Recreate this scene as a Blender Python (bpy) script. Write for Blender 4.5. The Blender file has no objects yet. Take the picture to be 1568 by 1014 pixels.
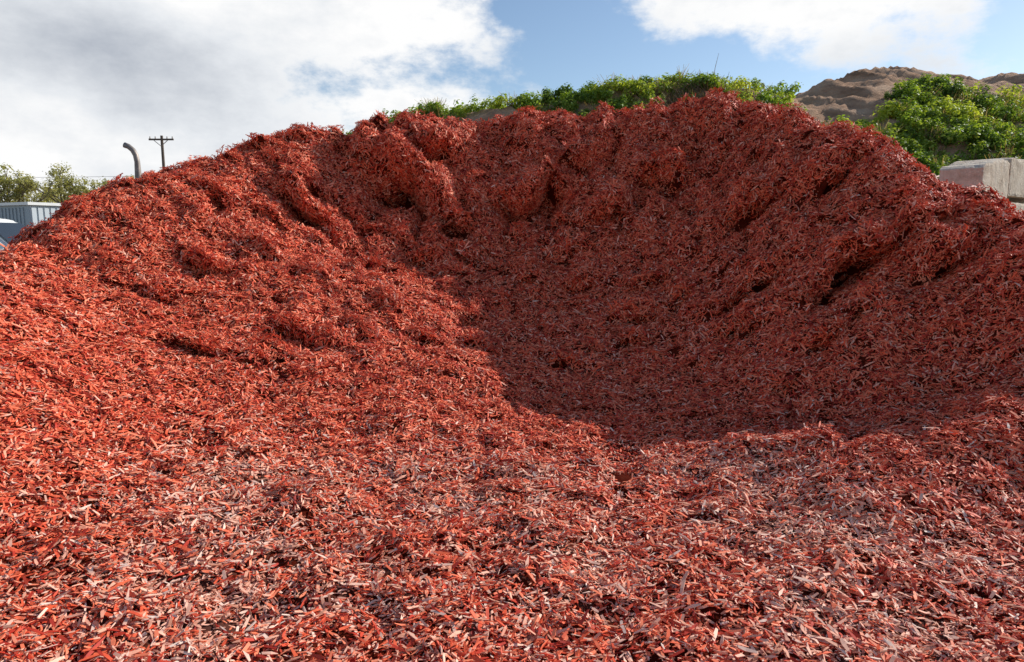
import bpy, bmesh, math, random
import numpy as np
from mathutils import Vector, Matrix
random.seed(7); rng=np.random.default_rng(7)
sc=bpy.context.scene
SUN_AZ=math.radians(62); SUN_EL=math.radians(30.5)

# ---------------------------------------------------------------- helpers
def link(o): sc.collection.objects.link(o); return o
def perlin(x,y,seed=0):
    r=np.random.default_rng(seed); p=r.permutation(512); p=np.concatenate([p,p,p])
    ang=r.random(512)*2*np.pi; gx=np.cos(ang); gy=np.sin(ang)
    xi=np.floor(x).astype(int); yi=np.floor(y).astype(int); xf=x-xi; yf=y-yi
    def g(ix,iy,dx,dy):
        h=p[(p[ix%512]+iy)%512]; return gx[h]*dx+gy[h]*dy
    u=xf**3*(xf*(xf*6-15)+10); v=yf**3*(yf*(yf*6-15)+10)
    a=g(xi,yi,xf,yf); b=g(xi+1,yi,xf-1,yf); c=g(xi,yi+1,xf,yf-1); d=g(xi+1,yi+1,xf-1,yf-1)
    return ((a*(1-u)+b*u)*(1-v)+(c*(1-u)+d*u)*v)*1.5
def fbm(x,y,seed,octs=4,gain=.5):
    s=0; a=1; f=1
    for i in range(octs):
        s=s+a*perlin(x*f,y*f,seed+i); a*=gain; f*=2.03
    return s
def sstep(a,b,x):
    t=np.clip((x-a)/(b-a),0,1); return t*t*(3-2*t)
def grid_mesh(name,X,Y,Z,mat,smooth=True):
    ny,nx=X.shape
    co=np.stack([X,Y,Z],-1).reshape(-1,3)
    i=np.arange(nx*ny).reshape(ny,nx)
    f=np.stack([i[:-1,:-1],i[:-1,1:],i[1:,1:],i[1:,:-1]],-1).reshape(-1,4)
    me=bpy.data.meshes.new(name)
    me.vertices.add(len(co)); me.vertices.foreach_set('co',co.ravel().astype(np.float32))
    me.loops.add(f.size); me.loops.foreach_set('vertex_index',f.ravel().astype(np.int32))
    me.polygons.add(len(f)); me.polygons.foreach_set('loop_start',np.arange(0,f.size,4,dtype=np.int32))
    me.polygons.foreach_set('loop_total',np.full(len(f),4,dtype=np.int32))
    me.polygons.foreach_set('use_smooth',np.full(len(f),smooth))
    me.update(); me.validate(); me.materials.append(mat)
    o=bpy.data.objects.new(name,me); return o
def fattr(o,name,vals):
    a=o.data.attributes.new(name,'FLOAT','POINT'); a.data.foreach_set('value',vals.ravel().astype(np.float32))
def new_mat(name):
    m=bpy.data.materials.new(name); m.use_nodes=True
    nt=m.node_tree; b=nt.nodes['Principled BSDF']; return m,nt,b
def N(nt,t,**k):
    n=nt.nodes.new(t)
    for a,v in k.items(): setattr(n,a,v)
    return n
def setin(n,d):
    for k,v in d.items(): n.inputs[k].default_value=v
def math_(nt,op,a,b=None,c=None,clamp=False):
    n=nt.nodes.new('ShaderNodeMath'); n.operation=op; n.use_clamp=clamp
    for i,v in enumerate((a,b,c)):
        if v is None: continue
        if isinstance(v,(int,float)): n.inputs[i].default_value=v
        else: nt.links.new(v,n.inputs[i])
    return n.outputs[0]
def ramp(nt,fac,stops,interp='LINEAR'):
    r=nt.nodes.new('ShaderNodeValToRGB'); r.color_ramp.interpolation=interp
    el=r.color_ramp.elements
    while len(el)<len(stops): el.new(.5)
    for e,(p,c) in zip(el,stops): e.position=p; e.color=(*c,1) if len(c)==3 else c
    nt.links.new(fac,r.inputs[0]); return r.outputs[0]
def mixc(nt,fac,a,b,mode='MIX'):
    n=nt.nodes.new('ShaderNodeMix'); n.data_type='RGBA'; n.blend_type=mode
    for s,v in ((n.inputs[0],fac),(n.inputs[6],a),(n.inputs[7],b)):
        if isinstance(v,(int,float)): s.default_value=v
        elif isinstance(v,tuple): s.default_value=(*v,1)
        else: nt.links.new(v,s)
    return n.outputs[2]
def noise(nt,vec,scale,detail=4,rough=.5):
    n=nt.nodes.new('ShaderNodeTexNoise'); setin(n,{'Scale':scale,'Detail':detail,'Roughness':rough})
    if vec is not None: nt.links.new(vec,n.inputs['Vector'])
    return n.outputs['Fac']
def simple_mat(name,col,rough=.6,var=.15,scale=3,metal=0,bump=0):
    m,nt,b=new_mat(name); g=N(nt,'ShaderNodeNewGeometry').outputs['Position']
    f=noise(nt,g,scale,6,.6)
    c=ramp(nt,f,[(.3,tuple(v*(1-var) for v in col)),(.7,tuple(min(1,v*(1+var)) for v in col))])
    nt.links.new(c,b.inputs['Base Color']); setin(b,{'Roughness':rough,'Metallic':metal})
    if bump:
        bp=N(nt,'ShaderNodeBump'); setin(bp,{'Strength':bump,'Distance':.03})
        nt.links.new(noise(nt,g,scale*8,6,.7),bp.inputs['Height']); nt.links.new(bp.outputs[0],b.inputs['Normal'])
    return m

# ---------------------------------------------------------------- world
w=bpy.data.worlds.new("World"); sc.world=w; w.use_nodes=True; nt=w.node_tree
for n in list(nt.nodes): nt.nodes.remove(n)
out=N(nt,'ShaderNodeOutputWorld')
sky=N(nt,'ShaderNodeTexSky',sky_type='NISHITA'); sky.sun_disc=False
sky.sun_elevation=SUN_EL; sky.sun_rotation=SUN_AZ; sky.air_density=1.0; sky.dust_density=.4; sky.ozone_density=1.8
bg1=N(nt,'ShaderNodeBackground'); bg1.inputs[1].default_value=.13; nt.links.new(sky.outputs[0],bg1.inputs[0])
tc=N(nt,'ShaderNodeTexCoord'); sp=N(nt,'ShaderNodeSeparateXYZ'); nt.links.new(tc.outputs['Generated'],sp.inputs[0])
az=math_(nt,'ARCTAN2',sp.outputs[0],sp.outputs[1]); el=math_(nt,'ARCSINE',sp.outputs[2])
cv=N(nt,'ShaderNodeCombineXYZ'); nt.links.new(az,cv.inputs[0]); nt.links.new(math_(nt,'MULTIPLY',el,1.7),cv.inputs[1])
def blob(a,e,sa,se):
    p=math_(nt,'POWER',math_(nt,'ABSOLUTE',math_(nt,'DIVIDE',math_(nt,'SUBTRACT',az,a),sa)),2)
    q=math_(nt,'POWER',math_(nt,'ABSOLUTE',math_(nt,'DIVIDE',math_(nt,'SUBTRACT',el,e),se)),2)
    return math_(nt,'EXPONENT',math_(nt,'MULTIPLY',math_(nt,'ADD',p,q),-1))
n1=noise(nt,cv.outputs[0],4.2,10,.62)
n2=noise(nt,cv.outputs[0],2.3,5,.5)
tot=math_(nt,'ADD',math_(nt,'MULTIPLY',blob(-.52,.27,.42,.20),1.0),math_(nt,'MULTIPLY',blob(.38,.33,.25,.10),1.1))
tot=math_(nt,'ADD',tot,math_(nt,'MULTIPLY',blob(-.75,.08,.4,.12),.7))
tot=math_(nt,'ADD',tot,math_(nt,'MULTIPLY',blob(-.15,.31,.13,.07),.55))
tot=math_(nt,'ADD',tot,math_(nt,'MULTIPLY',blob(-.12,.17,.16,.035),.35))
tot=math_(nt,'ADD',tot,math_(nt,'MULTIPLY',blob(.66,.19,.06,.03),.3))
tot=math_(nt,'SUBTRACT',tot,math_(nt,'MULTIPLY',blob(.08,.26,.08,.09),.4))
dens=math_(nt,'ADD',tot,math_(nt,'MULTIPLY',math_(nt,'SUBTRACT',n1,.5),2.6))
mask=N(nt,'ShaderNodeMapRange',interpolation_type='SMOOTHSTEP'); setin(mask,{1:.24,2:.68}); nt.links.new(dens,mask.inputs[0])
gen=N(nt,'ShaderNodeMapRange',interpolation_type='SMOOTHSTEP'); setin(gen,{1:.60,2:.72}); nt.links.new(n2,gen.inputs[0])
back=N(nt,'ShaderNodeMapRange'); setin(back,{1:1.1,2:1.5}); nt.links.new(math_(nt,'ABSOLUTE',az),back.inputs[0])
mk=math_(nt,'MAXIMUM',mask.outputs[0],math_(nt,'MULTIPLY',gen.outputs[0],back.outputs[0]))
dk=math_(nt,'ADD',math_(nt,'MULTIPLY',blob(-.50,.20,.24,.085),.62),math_(nt,'MULTIPLY',math_(nt,'SUBTRACT',n1,.5),1.9),None,True)
dk2=math_(nt,'ADD',dk,math_(nt,'MULTIPLY',math_(nt,'SUBTRACT',n2,.52),.8),None,True)
cc=ramp(nt,dk2,[(0,(1.0,1.0,1.0)),(.35,(.80,.83,.87)),(1,(.44,.48,.55))])
bg2=N(nt,'ShaderNodeBackground'); bg2.inputs[1].default_value=1.0; nt.links.new(cc,bg2.inputs[0])
ms=N(nt,'ShaderNodeMixShader'); nt.links.new(mk,ms.inputs[0]); nt.links.new(bg1.outputs[0],ms.inputs[1]); nt.links.new(bg2.outputs[0],ms.inputs[2])
nt.links.new(ms.outputs[0],out.inputs[0])

L=bpy.data.lights.new('sun','SUN'); L.energy=5.0; L.angle=math.radians(.5); L.color=(1,.96,.89)
so=link(bpy.data.objects.new('sun',L))
sd=Vector((math.sin(SUN_AZ)*math.cos(SUN_EL),math.cos(SUN_AZ)*math.cos(SUN_EL),math.sin(SUN_EL)))
so.rotation_euler=sd.to_track_quat('Z','Y').to_euler(); so.location=sd*50

# ---------------------------------------------------------------- mulch material
def mulch_material(name,chip):
    m,nt,b=new_mat(name)
    geo=N(nt,'ShaderNodeNewGeometry'); P=geo.outputs['Position']
    if chip:
        oi=N(nt,'ShaderNodeObjectInfo')
        cmb=N(nt,'ShaderNodeCombineXYZ'); nt.links.new(geo.outputs['Random Per Island'],cmb.inputs[0]); nt.links.new(oi.outputs['Random'],cmb.inputs[1])
        wn=N(nt,'ShaderNodeTexWhiteNoise',noise_dimensions='3D'); nt.links.new(cmb.outputs[0],wn.inputs[0]); rnd=wn.outputs['Value']
        sx=N(nt,'ShaderNodeSeparateColor'); nt.links.new(wn.outputs['Color'],sx.inputs[0]); rnd2=sx.outputs[1]
    else:
        rnd=noise(nt,P,40,2); rnd2=noise(nt,P,30,2)
    red=ramp(nt,rnd,[(0,(.24,.014,.009)),(.18,(.58,.046,.022)),(.48,(.93,.150,.060)),(.86,(.98,.29,.15)),(1,(.98,.52,.37))])
    sp=N(nt,'ShaderNodeSeparateXYZ'); nt.links.new(P,sp.inputs[0])
    low=N(nt,'ShaderNodeMapRange',interpolation_type='SMOOTHSTEP'); setin(low,{1:.50,2:.0,3:0,4:1}); nt.links.new(sp.outputs[2],low.inputs[0])
    tr_=N(nt,'ShaderNodeMapRange',interpolation_type='SMOOTHSTEP'); setin(tr_,{1:5.8,2:4.6,3:0,4:1}); nt.links.new(sp.outputs[1],tr_.inputs[0])
    lowm=math_(nt,'MULTIPLY',low.outputs[0],tr_.outputs[0])
    pn=noise(nt,P,.85,5,.65)
    pm=N(nt,'ShaderNodeMapRange',interpolation_type='SMOOTHSTEP'); setin(pm,{1:.42,2:.66}); nt.links.new(pn,pm.inputs[0])
    amt=math_(nt,'MULTIPLY',lowm,math_(nt,'MULTIPLY_ADD',pm.outputs[0],.52,.24))
    pick=math_(nt,'LESS_THAN',rnd2,math_(nt,'ADD',amt,.015))
    tan=ramp(nt,rnd,[(0,(.55,.22,.13)),(.35,(.90,.42,.28)),(.8,(.97,.58,.43)),(1,(.97,.72,.58))])
    col=mixc(nt,pick,red,tan)
    if chip:
        g=noise(nt,P,60,3,.6); col=mixc(nt,.45,col,ramp(nt,g,[(.3,(.6,.6,.6)),(.7,(1.05,1.05,1.05))]),'MULTIPLY')
    else: col=mixc(nt,1.0,col,(.10,.07,.07),'MULTIPLY')  # base colour darkened so gaps and hollows look shaded
    nt.links.new(col,b.inputs['Base Color']); setin(b,{'Roughness':.62 if chip else .95,'Specular IOR Level':.25 if chip else .03})
    return m
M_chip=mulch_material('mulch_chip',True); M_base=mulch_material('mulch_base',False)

# ---------------------------------------------------------------- mulch pile terrain
CP="""
-2.8 9.9 3.12;-1.75 10.3 3.20;-.84 10.7 3.34;.37 10.9 3.52;1.69 10.8 3.42;2.89 10.6 3.68;3.73 9.6 3.32;4.08 8.5 2.90;4.49 7.8 2.47;4.64 6.9 2.02;4.45 6.0 1.74
4.9 5.2 1.40;5.15 4.3 .92;5.3 3.3 .45;6 1.5 .0;5.0 6.4 1.70;5.2 7.3 1.8;5.2 8.3 2.0;4.7 9.4 2.5;6.2 6.2 1.1;6.4 4.4 .5
-3.84 9.3 2.73;-4.54 8.3 2.38;-4.71 7.3 1.92;-4.76 6.4 1.5;-5 5.3 1.15;-5 4 .75;-4.6 2.5 .35;-4.5 0 .05;-5.5 7.3 1.2;-5.35 8.2 1.7;-5.4 6.3 1.05;-4.7 9.2 2.2
0 -3 0;0 0 0;0 2.5 0;0 3.5 0;0 4.5 .02;0 5.6 .115;0 7.1 .42;0 8.5 .96;0 9.65 1.8;0 10.4 2.68
1.12 3.5 0;1.42 4.5 .01;1.74 5.7 .08;2.06 6.7 .44;2.35 7.7 1.05;2.6 8.7 1.79;2.9 9.8 2.7
2.75 5.4 .16;2.98 5.9 .58;3.28 6.6 1.12;3.57 7.3 1.76;3.84 7.9 2.34
4.3 6.3 1.42;3.94 5.7 .90;3.6 5.25 .50;3.3 4.7 .56;2.30 4.5 .30;1.80 4.8 .18;2.6 3.6 .06;3.1 3.9 .2;3.75 4.7 .66;4.3 4.6 .80;2 2.5 0;3.5 2.2 .04
-1.5 3.4 .03;-1.78 4.1 .12;-2.14 5 .29;-2.5 5.9 .63;-2.91 7 1.1;-3.28 8 1.78;-3.58 8.8 2.38
-2.03 3 .065;-2.52 3.8 .23;-3.12 4.8 .59;-3.77 5.9 1.03;-4.24 6.7 1.40
-1.99 2.45 .06;-2.68 3.4 .21;-3.37 4.4 .68;-4.1 5.5 1.18
-1.11 4.8 .1;-1.33 5.8 .35;-1.56 6.9 .8;-1.72 7.7 1.22;-1.98 8.8 1.40;-2.1 9.45 2.03;-2.14 9.9 2.62;-1.0 8.8 1.3;-1.0 9.7 2.1
3 12.5 2.6;3.2 15.5 .2;0 12.6 2.4;0 15.5 0;-3 11.6 2.1;-3.5 14 0;5.6 10.4 1.5;7 12.5 -.1;6.8 8.4 .8;8.6 7.5 0;8.5 10 0;8.3 5 .0;-5.6 9.6 1.3;-7 11 -.1;-6.3 7.6 .7;-8 8 -.1;-6.4 5.5 .4;-8 5 -.1;-6.5 3 0;-7 0 -.1;8.5 2 -.1
-12 -3 -.1;-12 3 -.1;-12 9 -.1;-12 17 -.1;-5 17 -.1;3 18 -.1;12 17 -.1;12 10 -.1;12 3 -.1;12 -3 -.1;-5 -3 0;5 -3 0
"""
cp=np.array([[float(v) for v in s.split()] for l in CP.strip().split('\n') for s in l.split(';')])
def tk(r2): return np.where(r2>1e-9,.5*r2*np.log(np.maximum(r2,1e-9)),0)
n=len(cp); D2=((cp[:,None,:2]-cp[None,:,:2])**2).sum(-1)
A=np.zeros((n+3,n+3)); A[:n,:n]=tk(D2)+np.eye(n)*.02; A[:n,n]=1; A[:n,n+1:]=cp[:,:2]; A[n:,:n]=A[:n,n:].T
sol=np.linalg.solve(A,np.concatenate([cp[:,2],[0,0,0]]))
def tps(x,y):
    s=sol[n]+sol[n+1]*x+sol[n+2]*y
    for i in range(n): s=s+sol[i]*tk((x-cp[i,0])**2+(y-cp[i,1])**2)
    return s
# hollows where clumps have slumped away: x, y, half-width, half-height(in y), how far the hollow cuts in, how far the lip hangs out
POCKETS=[(-1.60,9.72,.42,.15,.60,.36),(-2.72,8.9,.28,.12,.42,.22),(.15,9.85,.32,.12,.52,.30),(.50,9.95,.22,.10,.36,.20),(3.50,6.85,.34,.13,.70,.36),(3.2,6.7,.2,.1,.32,.18),
  (-2.05,10.0,.3,.12,.22,.2),(-1.1,10.2,.26,.11,.26,.20),(2.15,9.7,.34,.12,.28,.22),(2.95,8.5,.34,.12,.30,.24),(1.3,9.4,.3,.11,.24,.18),(-.75,9.5,.22,.09,.26,.16),
  (-.45,7.15,.09,.06,.24,.10),(3.75,8.0,.25,.1,.26,.18),(2.6,7.4,.3,.1,.2,.14),(1.4,7.9,.22,.09,.18,.12),(-3.6,8.3,.22,.1,.22,.12),(-3.3,7.2,.2,.09,.16,.1),(-4.2,7.3,.12,.07,.18,.1),(-3.95,6.6,.1,.06,.14,.08),
  (-1.9,6.4,.28,.12,.12,.08),(-2.4,5.9,.16,.08,.1,.08),(4.0,6.5,.25,.1,.24,.16),(.95,10.2,.3,.1,.24,.18),(-.2,8.9,.2,.08,.14,.1),(.9,8.6,.2,.08,.14,.1)]
r2_=np.random.default_rng(99)
for _ in range(120):
    x=r2_.uniform(-4.6,4.5); y=r2_.uniform(5.8,10.4); s=r2_.uniform(.05,.13); POCKETS.append((x,y,s*r2_.uniform(1,1.8),s*.65,s*r2_.uniform(1.0,2.1),s*r2_.uniform(.6,1.2)))
def pile_h(x,y):
    h0=tps(x,y); h=h0.copy()
    up=sstep(.2,2.2,h0)
    rt=1-.5*sstep(3.6,4.6,x)
    lf=1-.5*sstep(2.0,3.0,-x)
    wx=x+.25*perlin(x*1.3,y*1.3,50); wy=y+.25*perlin(x*1.3,y*1.3,60)
    h=h+fbm(wx*.9,wy*.9,1,3)*(.03+.06*up)*rt*lf
    rid=1-np.abs(fbm(wx*1.5,wy*1.7,11,3))*1.6
    h=h+(rid-.6)*(.015+.11*sstep(1.0,2.6,h0))*rt*lf
    h=h+(np.maximum(0,fbm(x*2.6,y*2.6,21,3))-.2)*(.06+.16*up)*rt*lf
    pit=np.maximum(0,fbm(x*1.9+7,y*1.9,41,2)-.40); h=h-pit*(.12+.40*up)*lf
    h=h+fbm(x*6,y*6,31,2)*(.024+.030*up)
    yd=np.zeros_like(h); hol=np.zeros_like(h)
    yd-=(fbm(x*2.1+3,y*2.6,71,3))*.13*sstep(.8,2.2,h0)*lf*lf
    for (cx,cy,sx,sy,din,lo) in POCKETS:
        m=(np.abs(x-cx)<3.2*sx)&(np.abs(y-cy)<6*sy)
        if not m.any(): continue
        xx=x[m]-cx; yy=y[m]-cy; yy=yy+.25*sy*np.sin(xx/sx*2.3+cx*9)
        e=np.exp(-(xx/sx)**2-(yy/sy)**2); e2=np.exp(-((xx-.03)/(sx*1.2))**2-((yy-sy*2.0)/(sy*1.15))**2)
        hm=h[m]; hm-=din*.35*e; hm+=lo*.40*e2; h[m]=hm
        q=yd[m]; q+=din*e; q-=lo*e2; yd[m]=q
        o_=hol[m]; o_=np.maximum(o_,e*min(1,din/.25)); hol[m]=o_
    h=np.maximum(h,-.1)
    return h,h0,yd,hol
xs=np.arange(-11,11.01,.042); ys=np.arange(-2.5,17,.042)
X,Y=np.meshgrid(xs,ys); Z,H0,YD,HOL=pile_h(X,Y)
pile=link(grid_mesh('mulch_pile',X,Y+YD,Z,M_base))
dn=np.where((Z>-.06)&(Y>1.2),1.0,0.0)*np.where(Y<12.3,1,.15)*(1-.75*sstep(.35,.9,HOL))  # fewer chips in hollows, baring the base painted dark as shade
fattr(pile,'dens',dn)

def chip_cluster(i,nch=106,R=.125):
    vs=[];fs=[]
    for k in range(nch):
        l=float(np.clip(rng.lognormal(math.log(.034),.50),.010,.095)); wd=l*rng.uniform(.13,.38); wd=min(max(wd,.0035),.0145); t=rng.uniform(.0015,.004)
        r=R*math.sqrt(rng.random()); a=rng.random()*6.283
        c=Vector((r*math.cos(a),r*math.sin(a),rng.normal(.006,.008)))
        rot=Matrix.Rotation(rng.random()*6.283,3,'Z')@Matrix.Rotation(rng.normal(0,.22),3,'Y')@Matrix.Rotation(rng.normal(0,.36),3,'X')
        bend=rng.normal(0,.06)*l; s0=rng.uniform(.15,.9); s1=rng.uniform(.15,.9); sk=rng.normal(0,.25)*wd
        b0=len(vs)
        for (px,sc_,zz) in ((-.5,s0,0),(rng.uniform(-.15,.15),1,bend),(.5,s1,0)):
            for (sy,sz) in ((-1,-1),(1,-1),(1,1),(-1,1)):
                v=Vector((px*l+rng.normal(0,.04)*l*(abs(px)>.3),sy*wd*.5*sc_+sk*px*2,sz*t*.5*(.5+.5*sc_)+zz))
                vs.append(rot@v+c)
        for j in (0,4):
            for q in range(4):
                q2=(q+1)%4; fs.append((b0+j+q,b0+j+q2,b0+j+4+q2,b0+j+4+q))
        fs.append((b0+3,b0+2,b0+1,b0)); fs.append((b0+8,b0+9,b0+10,b0+11))
    me=bpy.data.meshes.new('mulch_chips_%d'%i); me.from_pydata(vs,[],fs); me.update(); me.materials.append(M_chip)
    return bpy.data.objects.new('mulch_chips_%d'%i,me)
chipcol=bpy.data.collections.new('mulch_chip_clusters')
for i in range(16): chipcol.objects.link(chip_cluster(i))

def scatter(obj,coll,attr,smin,smax,seed,align=True,poisson=None):
    ng=bpy.data.node_groups.new('scatter_'+obj.name,'GeometryNodeTree')
    ng.interface.new_socket('Geometry',in_out='INPUT',socket_type='NodeSocketGeometry')
    ng.interface.new_socket('Geometry',in_out='OUTPUT',socket_type='NodeSocketGeometry')
    gi=ng.nodes.new('NodeGroupInput'); go=ng.nodes.new('NodeGroupOutput'); lk=ng.links.new
    d=ng.nodes.new('GeometryNodeDistributePointsOnFaces'); d.inputs['Seed'].default_value=seed
    na=ng.nodes.new('GeometryNodeInputNamedAttribute'); na.data_type='FLOAT'; na.inputs['Name'].default_value=attr
    lk(gi.outputs[0],d.inputs['Mesh'])
    if poisson:
        d.distribute_method='POISSON'; d.inputs['Distance Min'].default_value=poisson[0]; d.inputs['Density Max'].default_value=poisson[1]
        lk(na.outputs['Attribute'],d.inputs['Density Factor'])
    else:
        d.distribute_method='RANDOM'; lk(na.outputs['Attribute'],d.inputs['Density'])
    ci=ng.nodes.new('GeometryNodeCollectionInfo'); ci.inputs['Collection'].default_value=coll
    ci.inputs['Separate Children'].default_value=True; ci.inputs['Reset Children'].default_value=True
    ip=ng.nodes.new('GeometryNodeInstanceOnPoints'); ip.inputs['Pick Instance'].default_value=True
    lk(d.outputs['Points'],ip.inputs['Points']); lk(ci.outputs[0],ip.inputs['Instance'])
    if align: lk(d.outputs['Rotation'],ip.inputs['Rotation'])
    rs=ng.nodes.new('FunctionNodeRandomValue'); rs.data_type='FLOAT'; rs.inputs[2].default_value=smin; rs.inputs[3].default_value=smax
    lk(rs.outputs[1],ip.inputs['Scale'])
    rv=ng.nodes.new('FunctionNodeRandomValue'); rv.data_type='FLOAT_VECTOR'; rv.inputs[0].default_value=(0,0,0); rv.inputs[1].default_value=(0,0,6.283); rv.inputs['Seed'].default_value=5
    ri=ng.nodes.new('GeometryNodeRotateInstances'); ri.inputs['Local Space'].default_value=True
    lk(ip.outputs[0],ri.inputs['Instances']); lk(rv.outputs[0],ri.inputs['Rotation'])
    jg=ng.nodes.new('GeometryNodeJoinGeometry'); lk(gi.outputs[0],jg.inputs[0]); lk(ri.outputs[0],jg.inputs[0]); lk(jg.outputs[0],go.inputs[0])
    md=obj.modifiers.new('scatter','NODES'); md.node_group=ng
scatter(pile,chipcol,'dens',.85,1.25,3,True,(.096,260))

# ---------------------------------------------------------------- ground
M_dirt=simple_mat('dirt',(.26,.19,.14),.95,.3,.5,bump=.5)
g=grid_mesh('ground',*np.meshgrid(np.linspace(-1500,1500,41),np.linspace(-1500,1500,41)),np.full((41,41),-.11),M_dirt); link(g)

# ---------------------------------------------------------------- hill
m,nt,b=new_mat('hill_earth'); P=N(nt,'ShaderNodeNewGeometry').outputs['Position']
mp=N(nt,'ShaderNodeMapping'); mp.inputs['Scale'].default_value=(1,1,2.5); nt.links.new(P,mp.inputs[0])
c=ramp(nt,noise(nt,mp.outputs[0],.7,8,.65),[(.3,(.26,.145,.085)),(.5,(.48,.29,.18)),(.7,(.62,.43,.29))])
nt.links.new(c,b.inputs['Base Color']); setin(b,{'Roughness':.95,'Specular IOR Level':.1})
bp=N(nt,'ShaderNodeBump'); setin(bp,{'Strength':.8,'Distance':.2}); nt.links.new(noise(nt,mp.outputs[0],3.0,9,.7),bp.inputs['Height']); nt.links.new(bp.outputs[0],b.inputs['Normal'])
M_earth=m
X2,Y2=np.meshgrid(np.arange(-13,70,.2),np.arange(14,62,.2))
CX=[-13,-9,-6.5,-5,-2.2,2.2,5,6.8,8.4,9.4,10.6,11.7,13.2,15.5,17.2,19,21,23,30,45,70]
CZ=[0,2.6,5.4,6.15,6.55,7.05,7.45,7.6,7.5,7.45,7.3,7.3,8.2,8.95,9.3,8.95,8.8,9.0,9.4,9.0,8]
H=np.interp(X2,CX,CZ)
cy=np.interp(X2,[-13,9,12,17,70],[28,28,29,32,33]); toe=np.interp(X2,[-13,5,9,13,30,70],[20,20,17,15.5,14,14])
t=(Y2-toe)/(cy-toe)
prof=np.where(t<1,sstep(-.1,1.05,t)*.45+.55*np.clip(t,0,1),1-.35*sstep(1.2,3.2,t))
Z2=H*prof-.1
er=1-np.abs(fbm(X2*.42+Y2*.25,Y2*.14,77,5,.55))*1.5
Z2=Z2+(er-.6)*.34*sstep(0,.3,t)+fbm(X2*.9,Y2*.9,90,4,.55)*.11*sstep(0,.3,t)
hill=link(grid_mesh('hill',X2,Y2,Z2,M_earth))
vn=fbm(X2*.35,Y2*.35,123,3)
right=(X2>9.5)
edge=np.interp(X2,[9.5,10.5,12,14,17,21,25,70],[.62,.69,.73,.75,.77,.78,.80,.82])+vn*.07
veg=np.zeros_like(X2)
veg=np.where(right&(t<edge)&(t>-.05),1.0,veg)
left=(X2<=10.2)
veg=np.where(left&(t>.92-.05*vn-.30*sstep(0,6,X2))&(t<1.25),1.0,veg)
veg=np.where((X2>8.2)&(X2<10.0)&(t>.72)&(vn<.1),.25,veg)
veg=np.where((X2>9.3)&(X2<11.5)&(t>.95)&(t<1.1),.5,veg)
veg=veg*(.55+.9*np.clip(vn+.3,0,1))
fattr(hill,'veg',veg*11)

def leaf_mat(name,dark,mid,lite):
    m,nt,b=new_mat(name); geo=N(nt,'ShaderNodeNewGeometry'); oi=N(nt,'ShaderNodeObjectInfo')
    f=math_(nt,'ADD',math_(nt,'MULTIPLY',geo.outputs['Random Per Island'],.40),math_(nt,'MULTIPLY',oi.outputs['Random'],.4))
    f=math_(nt,'ADD',f,math_(nt,'MULTIPLY',math_(nt,'SUBTRACT',noise(nt,geo.outputs['Position'],.5,4),.38),1.5),None,True)
    c=ramp(nt,f,[(.1,dark),(.5,mid),(.95,lite)]); nt.links.new(c,b.inputs['Base Color']); setin(b,{'Roughness':.55,'Specular IOR Level':.3})
    tr=N(nt,'ShaderNodeBsdfTranslucent'); nt.links.new(mixc(nt,1.0,c,(1.5,1.5,.6),'MULTIPLY'),tr.inputs[0])
    mx=N(nt,'ShaderNodeMixShader'); mx.inputs[0].default_value=.45
    nt.links.new(b.outputs[0],mx.inputs[1]); nt.links.new(tr.outputs[0],mx.inputs[2])
    nt.links.new(mx.outputs[0],nt.nodes['Material Output'].inputs[0]); return m
M_leaf=leaf_mat('weed_leaf',(.07,.12,.03),(.20,.30,.05),(.50,.54,.09))
M_dry=leaf_mat('dry_stalk',(.15,.10,.07),(.28,.19,.12),(.4,.3,.2))
def leafquad(vs,fs,c,nrm,s,asp=.7):
    t1=nrm.orthogonal().normalized(); t1=Matrix.Rotation(random.random()*6.28,3,nrm)@t1; t2=nrm.cross(t1)
    b0=len(vs); k=s*.5
    vs+= [c-t1*k, c-t1*k*.1+t2*k*asp+nrm*k*.15, c+t1*k*1.1, c-t1*k*.1-t2*k*asp+nrm*k*.15]; fs.append((b0,b0+1,b0+2,b0+3))
def weed(i):
    vs=[];fs=[]; R=random.uniform(.28,.45); Hh=random.uniform(.25,.5)
    subs=[(Vector((random.gauss(0,R*.45),random.gauss(0,R*.45),Hh*random.uniform(.3,.95))),random.uniform(.09,.18)) for _ in range(7)]
    for k in range(200):
        c0,r0=random.choice(subs); d=Vector((random.gauss(0,1),random.gauss(0,1),random.gauss(.3,1))).normalized()
        c=c0+d*r0*random.uniform(.6,1.1)
        nn=(d+Vector((0,0,.8))+Vector((random.gauss(0,.4),random.gauss(0,.4),0))).normalized()
        leafquad(vs,fs,c,nn,random.uniform(.05,.11))
    me=bpy.data.meshes.new('weed_%d'%i); me.from_pydata(vs,[],fs); me.materials.append(M_leaf)
    return bpy.data.objects.new('weed_%d'%i,me)
wc=bpy.data.collections.new('hill_vegetation')
for i in range(8): wc.objects.link(weed(i))
def drytuft(i):
    vs=[];fs=[]
    for k in range(40):
        a=random.random()*6.28; r=random.uniform(0,.2); base=Vector((r*math.cos(a),r*math.sin(a),0)); tip=base+Vector((random.gauss(0,.2),random.gauss(0,.2),random.uniform(.2,.55)))
        s=Vector((random.gauss(0,1),random.gauss(0,1),0)).normalized()*.01; b0=len(vs); vs+=[base-s,base+s,tip+s*.4,tip-s*.4]; fs.append((b0,b0+1,b0+2,b0+3))
    me=bpy.data.meshes.new('dry_tuft_%d'%i); me.from_pydata(vs,[],fs); me.materials.append(M_dry)
    return bpy.data.objects.new('dry_tuft_%d'%i,me)
wc.objects.link(drytuft(0))
scatter(hill,wc,'veg',.4,1.5,11,align=False)
def hill_z(x,y):
    i=int(round((y-14)/.2)); j=int(round((x+13)/.2)); return float(Z2[i,j])
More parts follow.
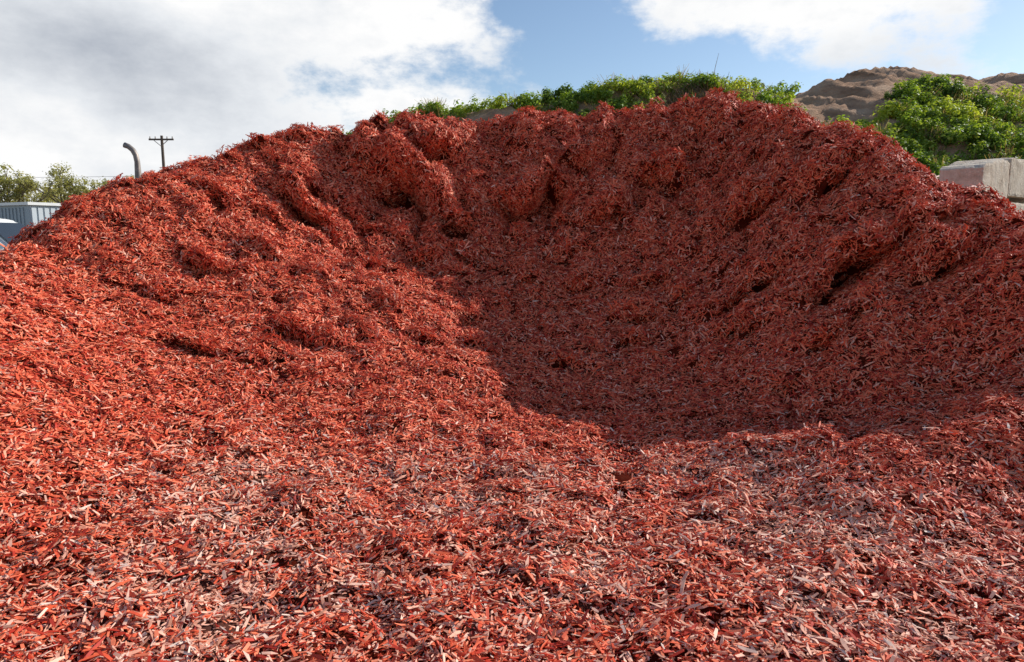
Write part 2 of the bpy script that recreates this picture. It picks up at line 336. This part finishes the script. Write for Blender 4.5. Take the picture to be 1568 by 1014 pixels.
vs=[];fs=[]
bx,by=7.9,28.0; bz=hill_z(bx,by)
def rod(vs,fs,a,b,r0,r1,sg=6):
    d=(b-a).normalized(); u=d.orthogonal().normalized(); v=d.cross(u); b0=len(vs)
    for k in range(sg): vs.append(a+(u*math.cos(k*6.283/sg)+v*math.sin(k*6.283/sg))*r0)
    for k in range(sg): vs.append(b+(u*math.cos(k*6.283/sg)+v*math.sin(k*6.283/sg))*r1)
    for k in range(sg): fs.append((b0+k,b0+(k+1)%sg,b0+sg+(k+1)%sg,b0+sg+k))
    fs.append(tuple(b0+sg+k for k in range(sg))); fs.append(tuple(b0+k for k in reversed(range(sg))))
def obj(name,vs,fs,mat,parent=None,smooth=False):
    me=bpy.data.meshes.new(name); me.from_pydata(vs,[],fs); me.materials.append(mat)
    if smooth: me.polygons.foreach_set('use_smooth',[True]*len(me.polygons))
    o=link(bpy.data.objects.new(name,me)); 
    if parent: o.parent=parent
    return o
rod(vs,fs,Vector((bx,by,bz)),Vector((bx+.08,by,bz+.8)),.012,.010); rod(vs,fs,Vector((bx+.08,by,bz+.8)),Vector((bx+.2,by,bz+1.35)),.010,.005)
obj('dry_weed_stalk',vs,fs,M_dry)
vs=[];fs=[]
for k in range(900):
    x=random.gauss(6.6,1.1); y=random.uniform(23.8,27.6); z=hill_z(x,y)
    a=Vector((x,y,z)); rod(vs,fs,a,a+Vector((random.gauss(0,.35),random.gauss(0,.2),random.uniform(.3,.7))),.014,.007,3)
obj('dead_brush',vs,fs,M_dry)

# ---------------------------------------------------------------- concrete block wall
m,nt,b=new_mat('weathered_concrete'); P=N(nt,'ShaderNodeNewGeometry').outputs['Position']
c=ramp(nt,noise(nt,P,2.6,9,.78),[(.34,(.46,.35,.25)),(.5,(.68,.56,.43)),(.68,(.76,.66,.54))])
st=N(nt,'ShaderNodeMapping'); st.inputs['Scale'].default_value=(5,5,.5); nt.links.new(P,st.inputs[0])
c=mixc(nt,.5,c,ramp(nt,noise(nt,st.outputs[0],1.2,5,.6),[(.35,(.6,.52,.45)),(.55,(1.0,1.0,1.0))]),'MULTIPLY')
nt.links.new(c,b.inputs['Base Color']); setin(b,{'Roughness':.9})
bp=N(nt,'ShaderNodeBump'); setin(bp,{'Strength':.8,'Distance':.05}); nt.links.new(noise(nt,P,7,9,.75),bp.inputs['Height']); nt.links.new(bp.outputs[0],b.inputs['Normal'])
M_conc=m
wall=link(bpy.data.objects.new('concrete_block_wall',None))
def rough_block(name,cx,cy,cz,l,d,h,rot,seed,parent,chip=0):
    from mathutils import noise as mn
    bm=bmesh.new(); bmesh.ops.create_cube(bm,size=1)
    for v in bm.verts: v.co=Vector((v.co.x*l,v.co.y*d,v.co.z*h))
    bmesh.ops.subdivide_edges(bm,edges=list(bm.edges),cuts=14,use_grid_fill=True)
    for v in bm.verts:
        ex_=[abs(abs(v.co.x)-l/2)<1e-4,abs(abs(v.co.y)-d/2)<1e-4,abs(abs(v.co.z)-h/2)<1e-4]
        if sum(ex_)>=2: # worn arrises
            v.co*= 1-.02-.03*abs(mn.noise(v.co*6+Vector((seed,0,0))))
        k=mn.noise(v.co*4+Vector((0,seed*3,0)))*.012
        v.co+=v.normal*k
        if v.co.z>0:
            f_=v.co.z/(h*.5)
            if chip: v.co.z-=chip*max(0,(-v.co.x/l+.0))**1.0*f_*.65
            v.co.z+=(mn.noise(Vector((v.co.x*3.5,seed*5,0)))*.07+mn.noise(Vector((v.co.x*9,seed*5,3)))*.05)*f_*(1 if cz>2.4 else 0)
    me=bpy.data.meshes.new(name); bm.to_mesh(me); bm.free(); me.materials.append(M_conc)
    o=link(bpy.data.objects.new(name,me)); o.location=(cx,cy,cz); o.rotation_euler=(0,0,rot); o.parent=parent
wx,wy=9.1,14.2; rot=.72; k=0
L_=2.0
for i in range(6):
    for j in range(4):
        hh=.84; x=wx+(i+.5+(0))*(L_+.05)*math.cos(rot); y=wy+(i+.5)*(L_+.05)*math.sin(rot)
        rough_block('block_%d'%k,x,y,-.1+hh*(j+.5)+j*.004+(.12 if i%2 else 0)*(j==3),L_,.8,hh,rot+random.gauss(0,.015),k+1,wall,chip=.65 if (i==0 and j==3) else 0); k+=1

# ---------------------------------------------------------------- site office (left)
M_grey=simple_mat('office_panel_grey',(.30,.36,.40),.5,.08,1.5)
M_lite=simple_mat('office_panel_light',(.52,.57,.60),.5,.06,1.5)
M_white=simple_mat('white_paint',(.78,.78,.75),.4,.05,2)
M_glass=simple_mat('dark_glass',(.03,.035,.04),.1,.05,2)
M_black=simple_mat('rubber',(.02,.02,.02),.7,.1,4)
M_steel=simple_mat('rusty_steel',(.28,.24,.21),.55,.4,6,metal=.4)
M_wood=simple_mat('pole_timber',(.12,.09,.07),.9,.2,2)
def box(vs,fs,x0,x1,y0,y1,z0,z1):
    b0=len(vs); vs+=[Vector(p) for p in ((x0,y0,z0),(x1,y0,z0),(x1,y1,z0),(x0,y1,z0),(x0,y0,z1),(x1,y0,z1),(x1,y1,z1),(x0,y1,z1))]
    fs+=[tuple(b0+i for i in f) for f in ((3,2,1,0),(4,5,6,7),(0,1,5,4),(1,2,6,5),(2,3,7,6),(3,0,4,7))]
office=link(bpy.data.objects.new('portable_office',None)); office.location=(-19.5,28,-.1); office.rotation_euler=(0,0,-.45)
def part(name,boxes,mat,par):
    vs=[];fs=[]
    for q in boxes: box(vs,fs,*q)
    return obj(name,vs,fs,mat,par)
part('body',[(-9,0,0,2.6,.3,3.0)],M_grey,office)
part('side_panels',[(.014,.05,.06+i*.25,.06+i*.25+.16,.35,2.9) for i in range(10)],M_lite,office)
part('side_backing',[(.001,.012,.01,2.59,.32,2.98)],M_lite,office)
part('front_ribs',[(-9+i*.25,-9+i*.25+.11,-.035,-.002,.35,2.9) for i in range(36) if not (6<i%14<12)],M_grey,office)
part('roof',[(-9.12,.14,-.12,2.72,3.003,3.12)],M_white,office)
part('windows',[(-7.2,-6.0,-.05,-.003,1.2,2.3),(-3.8,-2.6,-.05,-.003,1.2,2.3)],M_glass,office)
part('window_frames',[(-7.3,-5.9,-.07,-.052,2.3,2.38),(-7.3,-5.9,-.07,-.052,1.12,1.2),(-3.9,-2.5,-.07,-.052,2.3,2.38),(-3.9,-2.5,-.07,-.052,1.12,1.2)],M_white,office)
part('skids',[(-8.8,-.2,.2,.4,0,.3),(-8.8,-.2,2.2,2.4,0,.3)],M_steel,office)

# ---------------------------------------------------------------- parked van
van=link(bpy.data.objects.new('parked_van',None)); van.location=(-15.7,19.2,-.1); van.rotation_euler=(0,0,.08)
prof=[(-2.2,.4),(-2.25,1.2),(-2.15,2.15),(-1.8,2.28),(1.0,2.28),(1.35,2.2),(2.15,1.45),(2.95,1.2),(3.1,.9),(3.1,.4)]
bm=bmesh.new(); a=[bm.verts.new((x,-.95 if z<1.3 else -.85,z)) for x,z in prof]; c_=[bm.verts.new((x,.95 if z<1.3 else .85,z)) for x,z in prof]
bm.faces.new(a); bm.faces.new(list(reversed(c_)))
for i in range(len(prof)):
    j=(i+1)%len(prof); bm.faces.new((a[j],a[i],c_[i],c_[j]))
bmesh.ops.recalc_face_normals(bm,faces=bm.faces); bmesh.ops.bevel(bm,geom=list(bm.edges),offset=.07,segments=3,affect='EDGES')
me=bpy.data.meshes.new('body'); bm.to_mesh(me); bm.free(); me.materials.append(M_white); me.polygons.foreach_set('use_smooth',[True]*len(me.polygons))
o=link(bpy.data.objects.new('van_body',me)); o.parent=van
vs=[Vector(p) for p in ((1.47,-.75,2.11),(2.1,-.8,1.53),(2.1,.8,1.53),(1.47,.75,2.11))]; vs=[v+Vector((.03,0,.035)) for v in vs]
obj('windscreen',vs,[(0,1,2,3)],M_glass,van)
vs=[Vector(p) for p in ((.3,-.96,1.4),(1.75,-.96,1.4),(1.25,-.9,2.0),(.3,-.9,2.0))]; obj('side_window',vs,[(0,1,2,3)],M_glass,van)
for wxx in (-1.3,2.2):
    for s in (-1,1):
        vs=[];fs=[]; rod(vs,fs,Vector((wxx,s*.78,.36)),Vector((wxx,s*.98,.36)),.36,.34,24); obj('wheel',vs,fs,M_black,van)

# ---------------------------------------------------------------- exhaust stack
vs=[];fs=[]
pts=[Vector((-7.5,14,-.1)),Vector((-7.5,14,2.2)),Vector((-7.5,14,3.15)),Vector((-7.52,14,3.28)),Vector((-7.57,14,3.38)),Vector((-7.65,14,3.45)),Vector((-7.73,14,3.48))]
rad=[.09,.09,.052,.052,.052,.052,.055]
sg=16; rings=[]
for i,p in enumerate(pts):
    d=(pts[min(i+1,len(pts)-1)]-pts[max(i-1,0)]).normalized(); u=Vector((0,1,0)); v=d.cross(u).normalized()
    rings.append([len(vs)+k for k in range(sg)])
    for k in range(sg): vs.append(p+(u*math.cos(k*6.283/sg)+v*math.sin(k*6.283/sg))*rad[i])
for i in range(len(pts)-1):
    for k in range(sg): fs.append((rings[i][k],rings[i][(k+1)%sg],rings[i+1][(k+1)%sg],rings[i+1][k]))
ex=obj('exhaust_stack',vs,fs,M_steel,None,True); sm=ex.modifiers.new('wall','SOLIDIFY'); sm.thickness=.008

# ---------------------------------------------------------------- utility pole + wires
pole=link(bpy.data.objects.new('utility_pole',None)); pole.location=(-29.9,60,0)
vs=[];fs=[]; rod(vs,fs,Vector((0,0,-.1)),Vector((0,0,10.1)),.16,.11,12); obj('post',vs,fs,M_wood,pole)
part('crossarms',[(-1.05,1.05,-.16,-.05,9.7,9.84)],M_wood,pole)
vs=[];fs=[]
for x in (-.95,-.5,.5,.95): rod(vs,fs,Vector((x,-.1,9.845)),Vector((x,-.1,10.02)),.05,.04,8)
rod(vs,fs,Vector((-.6,-.2,9.7)),Vector((0,-.2,9.2)),.03,.03,6); rod(vs,fs,Vector((.6,-.2,9.7)),Vector((0,-.2,9.2)),.03,.03,6)
obj('insulators_and_braces',vs,fs,M_steel,pole)
vs=[];fs=[]
for (z,yy) in ((7.9,70),(7.3,70.4)):
    prev=None
    for i in range(31):
        x=-95+i*2.6; p=Vector((x,yy,z-.5+((i-15)/15)**2*.7))
        if prev: rod(vs,fs,prev,p,.018,.018,4)
        prev=p
obj('power_lines',vs,fs,M_black)

# ---------------------------------------------------------------- trees
M_tree=leaf_mat('tree_leaf',(.18,.18,.08),(.38,.36,.15),(.54,.48,.22))
def tree(x,y,hh,spread,seed,par=None):
    random.seed(seed)
    t=link(bpy.data.objects.new('eucalyptus_tree',None)); t.location=(x,y,-.1)
    vs=[];fs=[]; tips=[]
    def br(p,d,l,r,dep):
        q=p+d*l; rod(vs,fs,p,q,r,r*.65,7)
        if dep==0: tips.append(q); return
        for k in range(random.choice((2,3))+(dep>2)):
            nd=(d+Vector((random.gauss(0,.55),random.gauss(0,.55),random.gauss(.1,.25)))).normalized()
            br(q,nd,l*random.uniform(.6,.85),r*.62,dep-1)
        if dep<3: tips.append(q)
    br(Vector((0,0,0)),Vector((random.gauss(0,.06),0,1)).normalized(),hh*.30,.2,4)
    obj('trunk_and_limbs',vs,fs,M_wood,t)
    mz=max(p.z for p in tips); vs=[];fs=[]
    for p in tips:
        r0=random.uniform(.3,.6)*spread
        for k in range(30):
            d=Vector((random.gauss(0,1),random.gauss(0,1),random.gauss(0,.8)))
            c=p+d*r0*.45; leafquad(vs,fs,c,(d.normalized()+Vector((random.gauss(0,.5),random.gauss(0,.5),.5))).normalized(),random.uniform(.14,.28),.45)
    obj('crown',vs,fs,M_tree,t)
    s=hh/(mz+.4); t.scale=(s,s,s)
for i,(x,y,h,sp_) in enumerate([(-46,62,8.1,1.1),(-42.3,60,7.4,.9),(-38.8,61,8.0,1.0),(-36.8,62,6.9,.8),(-34.6,63,7.4,.8),(-50.5,63,8.6,1.2),(-54,62,8,1.2),(-48,72,7,1.1),(-40,72,6.4,1.1)]): tree(x,y,h,sp_,100+i)

# ---------------------------------------------------------------- camera
cam=bpy.data.cameras.new('camera'); cam.lens=24; cam.sensor_width=36; cam.clip_end=5000; cam.clip_start=.05
co=link(bpy.data.objects.new('camera',cam)); co.location=(0,0,1.7); co.rotation_euler=(math.radians(82),0,0)
sc.camera=co
sc.view_settings.view_transform='Standard'; sc.view_settings.look='None'; sc.view_settings.exposure=0
